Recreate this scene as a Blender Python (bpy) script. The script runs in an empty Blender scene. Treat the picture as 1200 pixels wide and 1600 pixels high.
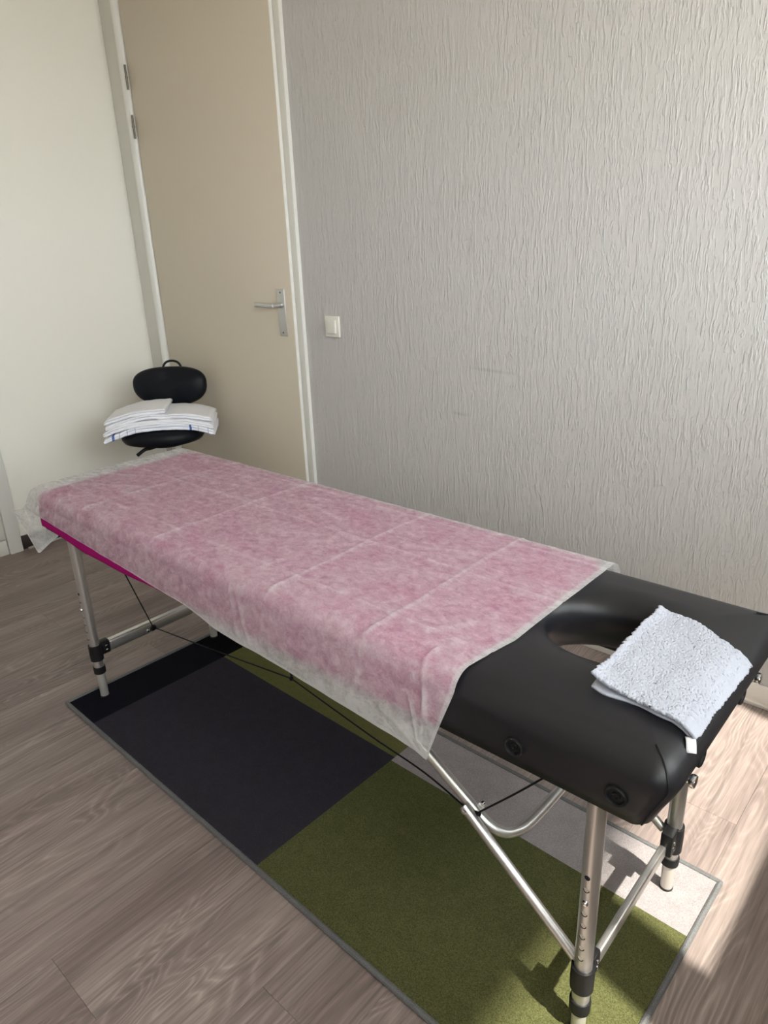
import bpy, bmesh, math, random
from mathutils import Vector, Matrix, noise

random.seed(7)
S = bpy.context.scene
COL = S.collection

# ---------------------------------------------------------------- camera
CP, CR, CY = 0.36167071, -0.0396505, 0.73914973
cam_d = bpy.data.cameras.new('camera')
cam = bpy.data.objects.new('camera', cam_d)
COL.objects.link(cam)
fwd = Vector((-math.sin(CY) * math.cos(CP), math.cos(CY) * math.cos(CP), -math.sin(CP)))
rgt = Vector((math.cos(CY), math.sin(CY), 0))
upv = rgt.cross(fwd)
r2 = rgt * math.cos(CR) + upv * math.sin(CR)
u2 = -rgt * math.sin(CR) + upv * math.cos(CR)
cam.matrix_world = Matrix(((r2.x, u2.x, -fwd.x, 0), (r2.y, u2.y, -fwd.y, 0), (r2.z, u2.z, -fwd.z, 1.3), (0, 0, 0, 1)))
cam_d.sensor_fit = 'HORIZONTAL'
cam_d.sensor_width = 36.0
cam_d.lens = 36.0 * 1095.567 / 1200.0
cam_d.clip_start = 0.02
S.camera = cam

# ---------------------------------------------------------------- world, sun, exposure
W = bpy.data.worlds.new('sky')
S.world = W
W.use_nodes = True
bg = W.node_tree.nodes['Background']
bg.inputs['Color'].default_value = (0.95, 0.97, 1.0, 1)
bg.inputs['Strength'].default_value = 9.4

sun_d = bpy.data.lights.new('sun', 'SUN')
sun_d.energy = 14.3
sun_d.color = (1.0, 0.93, 0.82)
sun_d.angle = math.radians(1.3)
sun = bpy.data.objects.new('sun', sun_d)
COL.objects.link(sun)
EL = math.radians(57)
sdir = Vector((-0.978 * math.cos(EL), 0.21 * math.cos(EL), -math.sin(EL)))
sun.rotation_euler = sdir.to_track_quat('-Z', 'Y').to_euler()
sun.location = (3, -1, 5)

S.view_settings.view_transform = 'Standard'
S.view_settings.look = 'None'
S.view_settings.gamma = 1.0
S.view_settings.use_curve_mapping = False
S.view_settings.exposure = 0.0

# room dimensions
YW = 1.9874      # textured wall plane
XL = -3.40       # left wall plane
XW = 0.42        # window wall plane (inner face)
YR = -2.6        # rear wall plane
HC = 2.6         # ceiling
WINS = [(0.885, 1.80), (-0.17, 0.785), (-1.30, -0.33)]
SILL, HEAD = 0.97, 2.30

# portals in the three window openings guide the sky light
for i, (a, b) in enumerate(WINS):
    ld = bpy.data.lights.new('window_daylight', 'AREA')
    ld.shape = 'RECTANGLE'
    ld.size = b - a
    ld.size_y = HEAD - SILL
    ld.cycles.is_portal = True
    lo = bpy.data.objects.new('window_daylight', ld)
    COL.objects.link(lo)
    lo.location = (XW + 0.2, (a + b) / 2, (SILL + HEAD) / 2)
    lo.rotation_euler = Vector((-1, 0, 0)).to_track_quat('-Z', 'Z').to_euler()


# ---------------------------------------------------------------- materials
def new_mat(name, color=(0.5, 0.5, 0.5), rough=0.5, metal=0.0, spec=0.5):
    m = bpy.data.materials.new(name)
    m.use_nodes = True
    b = m.node_tree.nodes['Principled BSDF']
    b.inputs['Base Color'].default_value = (*color, 1)
    b.inputs['Roughness'].default_value = rough
    b.inputs['Metallic'].default_value = metal
    b.inputs['Specular IOR Level'].default_value = spec
    return m


def N(m, t, **kw):
    n = m.node_tree.nodes.new(t)
    for k, v in kw.items():
        setattr(n, k, v)
    return n


def L(m, a, b):
    m.node_tree.links.new(a, b)


def P(m):
    return m.node_tree.nodes['Principled BSDF']


def mapped(m, scale=(1, 1, 1), coord='Object', rot=(0, 0, 0)):
    tc = N(m, 'ShaderNodeTexCoord')
    mp = N(m, 'ShaderNodeMapping')
    mp.inputs['Scale'].default_value = scale
    mp.inputs['Rotation'].default_value = rot
    L(m, tc.outputs[coord], mp.inputs['Vector'])
    return mp.outputs['Vector']


def noise_n(m, vec, scale=5, detail=4, rough=0.55, dist=0.0):
    n = N(m, 'ShaderNodeTexNoise')
    n.inputs['Scale'].default_value = scale
    n.inputs['Detail'].default_value = detail
    n.inputs['Roughness'].default_value = rough
    n.inputs['Distortion'].default_value = dist
    if vec is not None:
        L(m, vec, n.inputs['Vector'])
    return n.outputs['Fac']


def ramp(m, fac, stops):
    r = N(m, 'ShaderNodeValToRGB')
    e = r.color_ramp.elements
    while len(e) < len(stops):
        e.new(0.5)
    for el, (p, c) in zip(e, stops):
        el.position = p
        el.color = (*c, 1) if len(c) == 3 else c
    L(m, fac, r.inputs['Fac'])
    return r.outputs['Color']


def g(v):
    return (v, v, v)


def bump(m, h, strength=0.3, dist=0.002):
    b = N(m, 'ShaderNodeBump')
    b.inputs['Strength'].default_value = strength
    b.inputs['Distance'].default_value = dist
    L(m, h, b.inputs['Height'])
    L(m, b.outputs['Normal'], P(m).inputs['Normal'])
    return b


def math_n(m, op, a, b=None, c=None):
    n = N(m, 'ShaderNodeMath', operation=op)
    for i, v in enumerate((a, b, c)):
        if v is None:
            continue
        if isinstance(v, (int, float)):
            n.inputs[i].default_value = v
        else:
            L(m, v, n.inputs[i])
    return n.outputs[0]


def mixc(m, fac, a, b, blend='MIX'):
    n = N(m, 'ShaderNodeMix', data_type='RGBA', blend_type=blend)
    for sock, v in ((n.inputs[0], fac), (n.inputs[6], a), (n.inputs[7], b)):
        if isinstance(v, (int, float)):
            sock.default_value = v
        elif isinstance(v, tuple):
            sock.default_value = (*v, 1) if len(v) == 3 else v
        else:
            L(m, v, sock)
    return n.outputs[2]


# worn grey marks on the wallpaper: x, z, half width, half height, strength
SCUFFS = [(-1.30, 0.900, 0.12, 0.008, 0.30), (-1.43, 0.738, 0.05, 0.008, 0.32), (-1.39, 1.29, 0.025, 0.05, 0.14), (-1.12, 1.155, 0.05, 0.04, 0.08), (-1.41, 1.46, 0.03, 0.03, 0.10)]
# textured plaster wallpaper: vertical broken ridges
M_wallpaper = new_mat('textured_wallpaper', (0.62, 0.60, 0.58), 0.55, spec=0.35)
m = M_wallpaper
tc = N(m, 'ShaderNodeTexCoord')
wob = N(m, 'ShaderNodeTexNoise')
wob.inputs['Scale'].default_value = 14
wob.inputs['Detail'].default_value = 3
L(m, tc.outputs['Object'], wob.inputs['Vector'])
addv = N(m, 'ShaderNodeMixRGB', blend_type='ADD')
addv.inputs['Fac'].default_value = 0.012
L(m, tc.outputs['Object'], addv.inputs[1])
L(m, wob.outputs['Color'], addv.inputs[2])


def smap(vec, sc):
    mp = N(m, 'ShaderNodeMapping')
    mp.inputs['Scale'].default_value = sc
    L(m, vec, mp.inputs['Vector'])
    return mp.outputs['Vector']


n1 = noise_n(m, smap(addv.outputs[0], (92, 60, 9)), 1, 2.5, 0.55)
n2 = noise_n(m, smap(addv.outputs[0], (150, 80, 40)), 1, 2, 0.6)
n3 = noise_n(m, smap(tc.outputs['Object'], (7, 5, 5)), 1, 3, 0.6)
h1 = ramp(m, n1, [(0.54, g(0)), (0.60, g(1)), (0.66, g(1)), (0.72, g(0))])
h2 = ramp(m, n2, [(0.50, g(0)), (0.64, g(1))])
hs = mixc(m, n3, h1, h2)
bump(m, hs, 0.55, 0.0034)
blot = noise_n(m, smap(tc.outputs['Object'], (2.2, 2, 2.2)), 1, 5, 0.6)
sep = N(m, 'ShaderNodeSeparateXYZ')
L(m, tc.outputs['Object'], sep.inputs[0])
scuff = None
for cx_, cz_, ax_, az_, amt in SCUFFS:
    dx_ = math_n(m, 'DIVIDE', math_n(m, 'SUBTRACT', sep.outputs[0], cx_), ax_)
    dz_ = math_n(m, 'DIVIDE', math_n(m, 'ADD', math_n(m, 'SUBTRACT', sep.outputs[2], cz_), math_n(m, 'MULTIPLY', dx_, ax_ * 0.04)), az_)
    rr_ = math_n(m, 'SQRT', math_n(m, 'ADD', math_n(m, 'MULTIPLY', dx_, dx_), math_n(m, 'MULTIPLY', dz_, dz_)))
    k_ = math_n(m, 'MULTIPLY', ramp(m, rr_, [(0.2, g(1)), (1.0, g(0))]), amt)
    scuff = k_ if scuff is None else math_n(m, 'MAXIMUM', scuff, k_)
base_c = mixc(m, math_n(m, 'MULTIPLY', blot, 0.35), (0.590, 0.570, 0.556), (0.515, 0.506, 0.503))
L(m, mixc(m, scuff, base_c, (0.30, 0.29, 0.28)), P(m).inputs['Base Color'])

M_paint = new_mat('smooth_white_wall', (0.92, 0.90, 0.825), 0.6, spec=0.3)
bump(M_paint, noise_n(M_paint, mapped(M_paint, (60, 60, 60)), 1, 3), 0.05, 0.001)
M_ceiling = new_mat('ceiling_white', (0.88, 0.83, 0.75), 0.8, spec=0.2)
M_rear = new_mat('rear_wall_white', (0.76, 0.72, 0.65), 0.7, spec=0.2)
M_door = new_mat('door_beige_lacquer', (0.67, 0.595, 0.485), 0.42, spec=0.4)
bump(M_door, noise_n(M_door, mapped(M_door, (40, 40, 6)), 1, 3), 0.04, 0.001)
M_frame = new_mat('frame_grey_white_lacquer', (0.72, 0.705, 0.65), 0.4)
M_white = new_mat('white_lacquer', (0.80, 0.79, 0.75), 0.35)
M_base = new_mat('baseboard_white', (0.78, 0.74, 0.70), 0.4)
M_darkbase = new_mat('dark_brown_baseboard', (0.035, 0.022, 0.022), 0.5)
M_cable = new_mat('grey_floor_cable', (0.45, 0.43, 0.40), 0.5)
M_switch = new_mat('switch_plastic', (0.80, 0.78, 0.71), 0.3)
M_steel = new_mat('brushed_nickel', (0.62, 0.62, 0.61), 0.38, 0.85)
M_screw = new_mat('dark_screw', (0.10, 0.10, 0.10), 0.4, 0.7)
M_hinge = new_mat('hinge_metal', (0.22, 0.20, 0.17), 0.5, 0.5)
M_alu = new_mat('satin_aluminium', (0.62, 0.605, 0.59), 0.36, 0.9)
bump(M_alu, noise_n(M_alu, mapped(M_alu, (300, 300, 20)), 1, 2), 0.04, 0.0005)
M_alu_lo = new_mat('anodised_inner_tube', (0.66, 0.63, 0.58), 0.42, 0.55)
M_chrome = new_mat('chrome', (0.75, 0.75, 0.75), 0.12, 1.0)
M_plastic = new_mat('black_plastic', (0.010, 0.010, 0.011), 0.45, spec=0.3)
M_rope = new_mat('black_coated_wire', (0.006, 0.006, 0.007), 0.6, spec=0.2)
M_hole = new_mat('dark_tube_hole', (0.01, 0.01, 0.01), 0.8)
M_wood = new_mat('plywood_dark', (0.03, 0.026, 0.024), 0.6)

M_leather = new_mat('black_vinyl', (0.0095, 0.0095, 0.0125), 0.42, spec=0.45)
v = N(M_leather, 'ShaderNodeTexVoronoi')
v.inputs['Scale'].default_value = 420
L(M_leather, mapped(M_leather), v.inputs['Vector'])
bump(M_leather, v.outputs['Distance'], 0.10, 0.0006)
M_seat = new_mat('black_seat_vinyl', (0.0045, 0.0055, 0.009), 0.5, spec=0.22)
M_seat_edge = new_mat('black_seat_plastic', (0.012, 0.012, 0.013), 0.5)

M_towel = new_mat('white_terry', (0.455, 0.475, 0.555), 0.95, spec=0.1)
bump(M_towel, noise_n(M_towel, mapped(M_towel, (520, 520, 520)), 1, 2, 0.6), 0.35, 0.002)
P(M_towel).inputs['Sheen Weight'].default_value = 0.3
M_cotton = new_mat('white_cotton', (0.87, 0.87, 0.92), 0.9, spec=0.1)
bump(M_cotton, noise_n(M_cotton, mapped(M_cotton, (160, 160, 160)), 1, 3, 0.7), 0.35, 0.003)

# cotton with blue woven stripes across its width (object X)
M_stripe = new_mat('blue_striped_cotton', (0.8, 0.8, 0.82), 0.9, spec=0.1)
m = M_stripe
sx = N(m, 'ShaderNodeSeparateXYZ')
L(m, mapped(m), sx.inputs[0])
colr = (0.85, 0.86, 0.93)
cur = None
for c0, hw, c in ((-0.196, 0.0055, (0.10, 0.17, 0.45)), (0.132, 0.0045, (0.08, 0.15, 0.45)), (-0.168, 0.0022, (0.55, 0.52, 0.66)),
                  (-0.135, 0.0018, (0.45, 0.47, 0.62)), (0.205, 0.002, (0.5, 0.5, 0.68)), (0.165, 0.0018, (0.62, 0.56, 0.66)), (-0.10, 0.0018, (0.55, 0.55, 0.7))):
    d = math_n(m, 'ABSOLUTE', math_n(m, 'SUBTRACT', sx.outputs[0], c0))
    k = math_n(m, 'LESS_THAN', d, hw)
    cur = mixc(m, k, cur if cur is not None else colr, c)
L(m, cur, P(m).inputs['Base Color'])
bump(m, noise_n(m, mapped(m, (160, 160, 160)), 1, 3, 0.7), 0.35, 0.003)

M_magenta = new_mat('magenta_towel', (0.37, 0.005, 0.155), 0.95, spec=0.1)
bump(M_magenta, noise_n(M_magenta, mapped(M_magenta, (260, 260, 260)), 1, 3, 0.7), 0.4, 0.003)

# translucent non-woven cover: fibres let the magenta cloth show through
M_sheet = bpy.data.materials.new('nonwoven_cover')
M_sheet.use_nodes = True
m = M_sheet
nt = m.node_tree
nt.nodes.remove(nt.nodes['Principled BSDF'])
out = nt.nodes['Material Output']
dif = N(m, 'ShaderNodeBsdfDiffuse')
dif.inputs['Color'].default_value = (0.84, 0.845, 0.86, 1)
trl = N(m, 'ShaderNodeBsdfTranslucent')
trl.inputs['Color'].default_value = (0.84, 0.845, 0.86, 1)
gls = N(m, 'ShaderNodeBsdfGlossy')
gls.inputs['Roughness'].default_value = 0.45
gls.inputs['Color'].default_value = (1, 1, 1, 1)
tra = N(m, 'ShaderNodeBsdfTransparent')
mx1 = N(m, 'ShaderNodeMixShader')
mx1.inputs[0].default_value = 0.42
L(m, dif.outputs[0], mx1.inputs[1])
L(m, trl.outputs[0], mx1.inputs[2])
mxg = N(m, 'ShaderNodeMixShader')
mxg.inputs[0].default_value = 0.05
L(m, mx1.outputs[0], mxg.inputs[1])
L(m, gls.outputs[0], mxg.inputs[2])
f1 = noise_n(m, mapped(m, (42, 60, 50)), 1, 8, 0.72, 0.5)
f2 = noise_n(m, mapped(m, (7, 11, 9)), 1, 3, 0.6)
f3 = noise_n(m, mapped(m, (230, 420, 300)), 1, 2, 0.6)
fs = math_n(m, 'ADD', math_n(m, 'MULTIPLY', f1, 0.62), math_n(m, 'ADD', math_n(m, 'MULTIPLY', f2, 0.2), math_n(m, 'MULTIPLY', f3, 0.18)))
fac = N(m, 'ShaderNodeMapRange')
fac.inputs['From Min'].default_value = 0.39
fac.inputs['From Max'].default_value = 0.61
fac.inputs['To Min'].default_value = 0.34
fac.inputs['To Max'].default_value = 0.76
L(m, fs, fac.inputs['Value'])
att = N(m, 'ShaderNodeAttribute', attribute_name='crease')
facc = math_n(m, 'MINIMUM', math_n(m, 'ADD', fac.outputs[0], att.outputs['Fac']), 0.92)
mx2 = N(m, 'ShaderNodeMixShader')
L(m, facc, mx2.inputs[0])
L(m, tra.outputs[0], mx2.inputs[1])
L(m, mxg.outputs[0], mx2.inputs[2])
L(m, mx2.outputs[0], out.inputs['Surface'])
bs = N(m, 'ShaderNodeBump')
bs.inputs['Strength'].default_value = 0.25
bs.inputs['Distance'].default_value = 0.002
L(m, f1, bs.inputs['Height'])
L(m, bs.outputs[0], dif.inputs['Normal'])


# cerused grey-brown oak plank: object space x across, y along
M_plank = new_mat('limed_oak_plank', (0.3, 0.25, 0.2), 0.42, spec=0.35)
m = M_plank
oi = N(m, 'ShaderNodeObjectInfo')
tc = N(m, 'ShaderNodeTexCoord')
off = N(m, 'ShaderNodeCombineXYZ')
L(m, math_n(m, 'MULTIPLY', oi.outputs['Random'], 37.0), off.inputs[0])
L(m, math_n(m, 'MULTIPLY', oi.outputs['Random'], 91.0), off.inputs[1])
L(m, math_n(m, 'MULTIPLY', oi.outputs['Random'], 53.0), off.inputs[2])
va = N(m, 'ShaderNodeVectorMath', operation='ADD')
L(m, tc.outputs['Object'], va.inputs[0])
L(m, off.outputs[0], va.inputs[1])
pv = va.outputs[0]


def pm(sc):
    mp = N(m, 'ShaderNodeMapping')
    mp.inputs['Scale'].default_value = sc
    L(m, pv, mp.inputs['Vector'])
    return mp.outputs['Vector']


field = noise_n(m, pm((6.5, 1.25, 1)), 1, 2, 0.5, 0.55)          # growth-ring field: contours give cathedral grain
fine = noise_n(m, pm((26, 5, 1)), 1, 3, 0.6)
fld = math_n(m, 'ADD', field, math_n(m, 'MULTIPLY', fine, 0.035))
rings = math_n(m, 'SINE', math_n(m, 'MULTIPLY', fld, 190.0))
rings01 = math_n(m, 'MULTIPLY_ADD', rings, 0.5, 0.5)
pores = noise_n(m, pm((210, 7, 1)), 1, 3, 0.6)
pores2 = noise_n(m, pm((90, 2.2, 1)), 1, 3, 0.6)
broad = noise_n(m, pm((9, 1.1, 1)), 1, 4, 0.55)
col = ramp(m, broad, [(0.28, (0.184, 0.141, 0.132)), (0.50, (0.246, 0.196, 0.184)), (0.72, (0.304, 0.246, 0.228))])
rg = ramp(m, rings01, [(0.0, g(0.84)), (0.45, g(0.96)), (0.8, g(1.05)), (1.0, g(1.32))])
msk = ramp(m, noise_n(m, pm((5, 1.6, 1)), 1, 2), [(0.42, g(0.10)), (0.62, g(0.85))])
col = mixc(m, msk, col, mixc(m, 1.0, col, rg, 'MULTIPLY'))
col = mixc(m, 0.85, col, ramp(m, pores, [(0.35, g(0.80)), (0.5, g(1.0)), (0.66, g(1.16))]), 'MULTIPLY')
col = mixc(m, 0.8, col, ramp(m, pores2, [(0.33, g(0.80)), (0.5, g(1.0)), (0.68, g(1.14))]), 'MULTIPLY')
# occasional knots
kn = N(m, 'ShaderNodeTexVoronoi')
kn.inputs['Scale'].default_value = 1.0
L(m, pm((5.3, 1.7, 1)), kn.inputs['Vector'])
kf = ramp(m, kn.outputs['Distance'], [(0.02, g(0.50)), (0.06, g(0.72)), (0.13, g(1.0))])
col = mixc(m, 0.8, col, kf, 'MULTIPLY')
tone = math_n(m, 'MULTIPLY_ADD', oi.outputs['Random'], 0.14, 0.93)
tn = N(m, 'ShaderNodeCombineColor')
for k in range(3):
    L(m, tone, tn.inputs[k])
col = mixc(m, 1.0, col, tn.outputs[0], 'MULTIPLY')
L(m, col, P(m).inputs['Base Color'])
bump(m, math_n(m, 'ADD', pores, math_n(m, 'MULTIPLY', rings01, 0.2)), 0.12, 0.001)
L(m, ramp(m, pores2, [(0.3, g(0.36)), (0.7, g(0.5))]), P(m).inputs['Roughness'])
M_subfloor = new_mat('dark_joint', (0.07, 0.055, 0.045), 0.8)


def pile(name, c, vary=0.25):
    mm = new_mat(name, c, 1.0, spec=0.05)
    n_ = noise_n(mm, mapped(mm, (420, 420, 420)), 1, 3, 0.75)
    nb = noise_n(mm, mapped(mm, (30, 30, 30)), 1, 3, 0.6)
    lo = tuple(x * (1 - vary) for x in c)
    hi = tuple(x * (1 + vary) for x in c)
    cc = ramp(mm, n_, [(0.3, lo), (0.7, hi)])
    cc = mixc(mm, 0.5, cc, ramp(mm, nb, [(0.3, g(0.85)), (0.7, g(1.12))]), 'MULTIPLY')
    L(mm, cc, P(mm).inputs['Base Color'])
    bump(mm, n_, 0.8, 0.004)
    return mm


M_rug_black = pile('rug_black', (0.010, 0.009, 0.014))
M_rug_black2 = pile('rug_jet', (0.004, 0.004, 0.005))
M_rug_grey = pile('rug_charcoal', (0.040, 0.037, 0.048))
M_rug_olive = pile('rug_olive', (0.150, 0.148, 0.058))
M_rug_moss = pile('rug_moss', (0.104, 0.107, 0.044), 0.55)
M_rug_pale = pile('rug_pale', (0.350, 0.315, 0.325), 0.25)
M_binding = pile('rug_binding', (0.17, 0.17, 0.175), 0.3)


# ---------------------------------------------------------------- mesh helpers
def empty(name, loc, label, cat, group=None):
    o = bpy.data.objects.new(name, None)
    COL.objects.link(o)
    o.location = loc
    o.empty_display_size = 0.1
    tag(o, label, cat, group)
    return o


def tag(o, label=None, cat=None, group=None, kind=None):
    if label:
        o['label'] = label
    if cat:
        o['category'] = cat
    if group:
        o['group'] = group
    if kind:
        o['kind'] = kind
    return o


class G:
    """collects geometry given in world coordinates"""

    def __init__(self):
        self.v, self.f = [], []

    def add(self, vs, fs):
        b = len(self.v)
        self.v += [tuple(p) for p in vs]
        self.f += [tuple(b + i for i in f) for f in fs]
        return self

    def box(self, lo, hi, bev=0.0, seg=2, rot=None, at=None):
        bm = bmesh.new()
        bmesh.ops.create_cube(bm, size=1)
        c = [(a + b) / 2 for a, b in zip(lo, hi)]
        s = [abs(b - a) for a, b in zip(lo, hi)]
        for vv in bm.verts:
            vv.co = Vector((vv.co.x * s[0], vv.co.y * s[1], vv.co.z * s[2]))
        if bev > 0:
            bmesh.ops.bevel(bm, geom=list(bm.edges), offset=min(bev, min(s) * 0.49), segments=seg, profile=0.5, affect='EDGES')
        mt = Matrix.Translation(c)
        if rot is not None:
            mt = mt @ rot
        bm.transform(mt)
        bm.verts.index_update()
        self.add([vv.co[:] for vv in bm.verts], [[vv.index for vv in ff.verts] for ff in bm.faces])
        bm.free()
        return self

    def tube(self, pts, r, n=14, cap=True, closed=False):
        pts = [Vector(p) for p in pts]
        k = len(pts)
        rs = r if isinstance(r, (list, tuple)) else [r] * k
        tang = []
        for i in range(k):
            a = pts[(i - 1) % k] if (closed or i > 0) else pts[i]
            b = pts[(i + 1) % k] if (closed or i < k - 1) else pts[i]
            tang.append((b - a).normalized())
        ref = Vector((0, 0, 1)) if abs(tang[0].z) < 0.9 else Vector((1, 0, 0))
        u = (ref - tang[0] * ref.dot(tang[0])).normalized()
        vs, fs = [], []
        for i in range(k):
            u = (u - tang[i] * u.dot(tang[i])).normalized()
            w = tang[i].cross(u)
            for j in range(n):
                a = 2 * math.pi * j / n
                vs.append(pts[i] + (u * math.cos(a) + w * math.sin(a)) * rs[i])
        m_ = k if closed else k - 1
        for i in range(m_):
            i2 = (i + 1) % k
            for j in range(n):
                fs.append((i * n + j, i * n + (j + 1) % n, i2 * n + (j + 1) % n, i2 * n + j))
        if cap and not closed:
            fs.append(tuple(range(n))[::-1])
            fs.append(tuple((k - 1) * n + j for j in range(n)))
        return self.add(vs, fs)

    def rings(self, loops, cap0=True, cap1=True, closed=True):
        n = len(loops[0])
        vs = [p for lp in loops for p in lp]
        fs = []
        for i in range(len(loops) - 1):
            for j in range(n if closed else n - 1):
                fs.append((i * n + j, i * n + (j + 1) % n, (i + 1) * n + (j + 1) % n, (i + 1) * n + j))
        if cap0:
            fs.append(tuple(range(n))[::-1])
        if cap1:
            fs.append(tuple((len(loops) - 1) * n + j for j in range(n)))
        return self.add(vs, fs)

    def lathe(self, c, axis, prof, n=24):
        ax = Vector(axis).normalized()
        ref = Vector((0, 0, 1)) if abs(ax.z) < 0.9 else Vector((1, 0, 0))
        u = (ref - ax * ref.dot(ax)).normalized()
        w = ax.cross(u)
        c = Vector(c)
        lps = []
        for r, h in prof:
            lps.append([c + ax * h + (u * math.cos(2 * math.pi * j / n) + w * math.sin(2 * math.pi * j / n)) * max(r, 1e-5) for j in range(n)])
        return self.rings(lps)

    def grid(self, rows):
        n = len(rows[0])
        vs = [p for r in rows for p in r]
        fs = [(i * n + j, i * n + j + 1, (i + 1) * n + j + 1, (i + 1) * n + j) for i in range(len(rows) - 1) for j in range(n - 1)]
        return self.add(vs, fs)


def make(name, geo, mat, parent=None, origin=None, smooth=True, angle=40, label=None, cat=None, group=None, kind=None):
    if parent is not None:
        r = parent
        while r.parent is not None:
            r = r.parent
        o0 = Vector(r.location)
    else:
        o0 = Vector(origin) if origin is not None else Vector((0, 0, 0))
    me = bpy.data.meshes.new(name)
    me.from_pydata([tuple(Vector(p) - o0) for p in geo.v], [], geo.f)
    bm = bmesh.new()
    bm.from_mesh(me)
    bmesh.ops.recalc_face_normals(bm, faces=bm.faces)
    bm.to_mesh(me)
    bm.free()
    if smooth:
        me.polygons.foreach_set('use_smooth', [True] * len(me.polygons))
        me.set_sharp_from_angle(angle=math.radians(angle))
    me.materials.append(mat)
    o = bpy.data.objects.new(name, me)
    COL.objects.link(o)
    if parent is not None:
        o.parent = parent
    else:
        o.location = o0
    return tag(o, label, cat, group, kind)


def struct(name, geo, mat, parent=None, **kw):
    return make(name, geo, mat, parent, kind='structure' if parent is None else None, **kw)


def lerp_knots(kn, x):
    if x <= kn[0][0]:
        return kn[0][1]
    for (a, va_), (b, vb) in zip(kn, kn[1:]):
        if x <= b:
            return va_ + (vb - va_) * (x - a) / (b - a)
    return kn[-1][1]


def spline(pts, sub=8):
    """Catmull-Rom through the points"""
    P_ = [Vector(p) for p in pts]
    P_ = [P_[0] * 2 - P_[1]] + P_ + [P_[-1] * 2 - P_[-2]]
    out_ = []
    for i in range(1, len(P_) - 2):
        for k in range(sub):
            t = k / sub
            a, b, c, d = P_[i - 1:i + 3]
            out_.append(0.5 * ((2 * b) + (c - a) * t + (2 * a - 5 * b + 4 * c - d) * t * t + (3 * b - a - 3 * c + d) * t ** 3))
    out_.append(P_[-2])
    return out_


# ================================================================ ROOM SHELL
fl = struct('floor', G().box((XL - 0.1, YR - 0.1, -0.10), (XW + 0.1, YW + 0.1, -0.006)), M_subfloor, smooth=False)
PW, PL = 0.185, 1.31
plank_me = None
pg = G().box((-PW / 2 + 0.00018, -PL / 2 + 0.00018, -0.0058), (PW / 2 - 0.00018, PL / 2 - 0.00018, 0.0), 0.0004, 1)
x0 = -1.19 - PW * 12
ci = 0
while x0 < XW:
    shift = 0.27 if abs(x0 + 1.19) < 0.01 else 0.27 + PL * ((ci * 0.37) % 1.0)
    if abs(x0 + 1.19 - PW) < 0.01:
        shift = 0.27 + 0.62
    if abs(x0 + 1.19 + PW) < 0.01:
        shift = 0.27 + 0.45
    y0 = shift - PL * 4
    while y0 < YW:
        lo = (max(x0, XL), max(y0, YR))
        hi = (min(x0 + PW, XW), min(y0 + PL, YW))
        if hi[0] - lo[0] > 0.005 and hi[1] - lo[1] > 0.005:
            full = abs(hi[0] - lo[0] - PW) < 1e-6 and abs(hi[1] - lo[1] - PL) < 1e-6
            if full and plank_me is not None:
                o = bpy.data.objects.new('plank', plank_me)
                COL.objects.link(o)
                o.parent = fl
            elif full:
                o = make('plank', pg, M_plank, fl, smooth=False)
                plank_me = o.data
            else:
                hx, hy = (hi[0] - lo[0]) / 2, (hi[1] - lo[1]) / 2
                o = make('plank', G().box((-hx + 0.0003, -hy + 0.0003, -0.0058), (hx - 0.0003, hy - 0.0003, 0.0), 0.0004, 1), M_plank, fl, smooth=False)
            o.location = ((lo[0] + hi[0]) / 2, (lo[1] + hi[1]) / 2, 0)
        y0 += PL
    x0 += PW
    ci += 1

DX0, DX1, DTOP = -3.40, -2.205, 2.40      # door frame opening in the textured wall
struct('wall_right', G().box((DX1, YW, 0), (XW + 0.3, YW + 0.12, HC)).box((XL, YW, DTOP), (DX1, YW + 0.12, HC)), M_wallpaper, smooth=False)
struct('wall_left', G().box((XL - 0.12, YR, 0), (XL, YW + 0.12, HC)), M_paint, smooth=False)
struct('wall_rear', G().box((XL, YR - 0.12, 0), (XW + 0.3, YR, HC)), M_rear, smooth=False)
struct('ceiling', G().box((XL - 0.12, YR - 0.12, HC), (XW + 0.3, YW + 0.12, HC + 0.1)), M_ceiling, smooth=False)
wg = G().box((XW, YR, 0), (XW + 0.10, YW, SILL)).box((XW, YR, HEAD), (XW + 0.10, YW, HC))
edges = sorted([YR, YW] + [e for w_ in WINS for e in w_])
for a, b in zip(edges[0::2], edges[1::2]):
    wg.box((XW, a, SILL), (XW + 0.10, b, HEAD))
struct('wall_front', wg, M_rear, smooth=False)
M_glass = bpy.data.materials.new('window_glass')
M_glass.use_nodes = True
nt = M_glass.node_tree
nt.nodes.remove(nt.nodes['Principled BSDF'])
tr_ = nt.nodes.new('ShaderNodeBsdfTransparent')
tr_.inputs[0].default_value = (0.96, 0.98, 0.97, 1)
gl_ = nt.nodes.new('ShaderNodeBsdfGlossy')
gl_.inputs['Roughness'].default_value = 0.02
ms_ = nt.nodes.new('ShaderNodeMixShader')
ms_.inputs[0].default_value = 0.06
nt.links.new(tr_.outputs[0], ms_.inputs[1])
nt.links.new(gl_.outputs[0], ms_.inputs[2])
nt.links.new(ms_.outputs[0], nt.nodes['Material Output'].inputs['Surface'])
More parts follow.
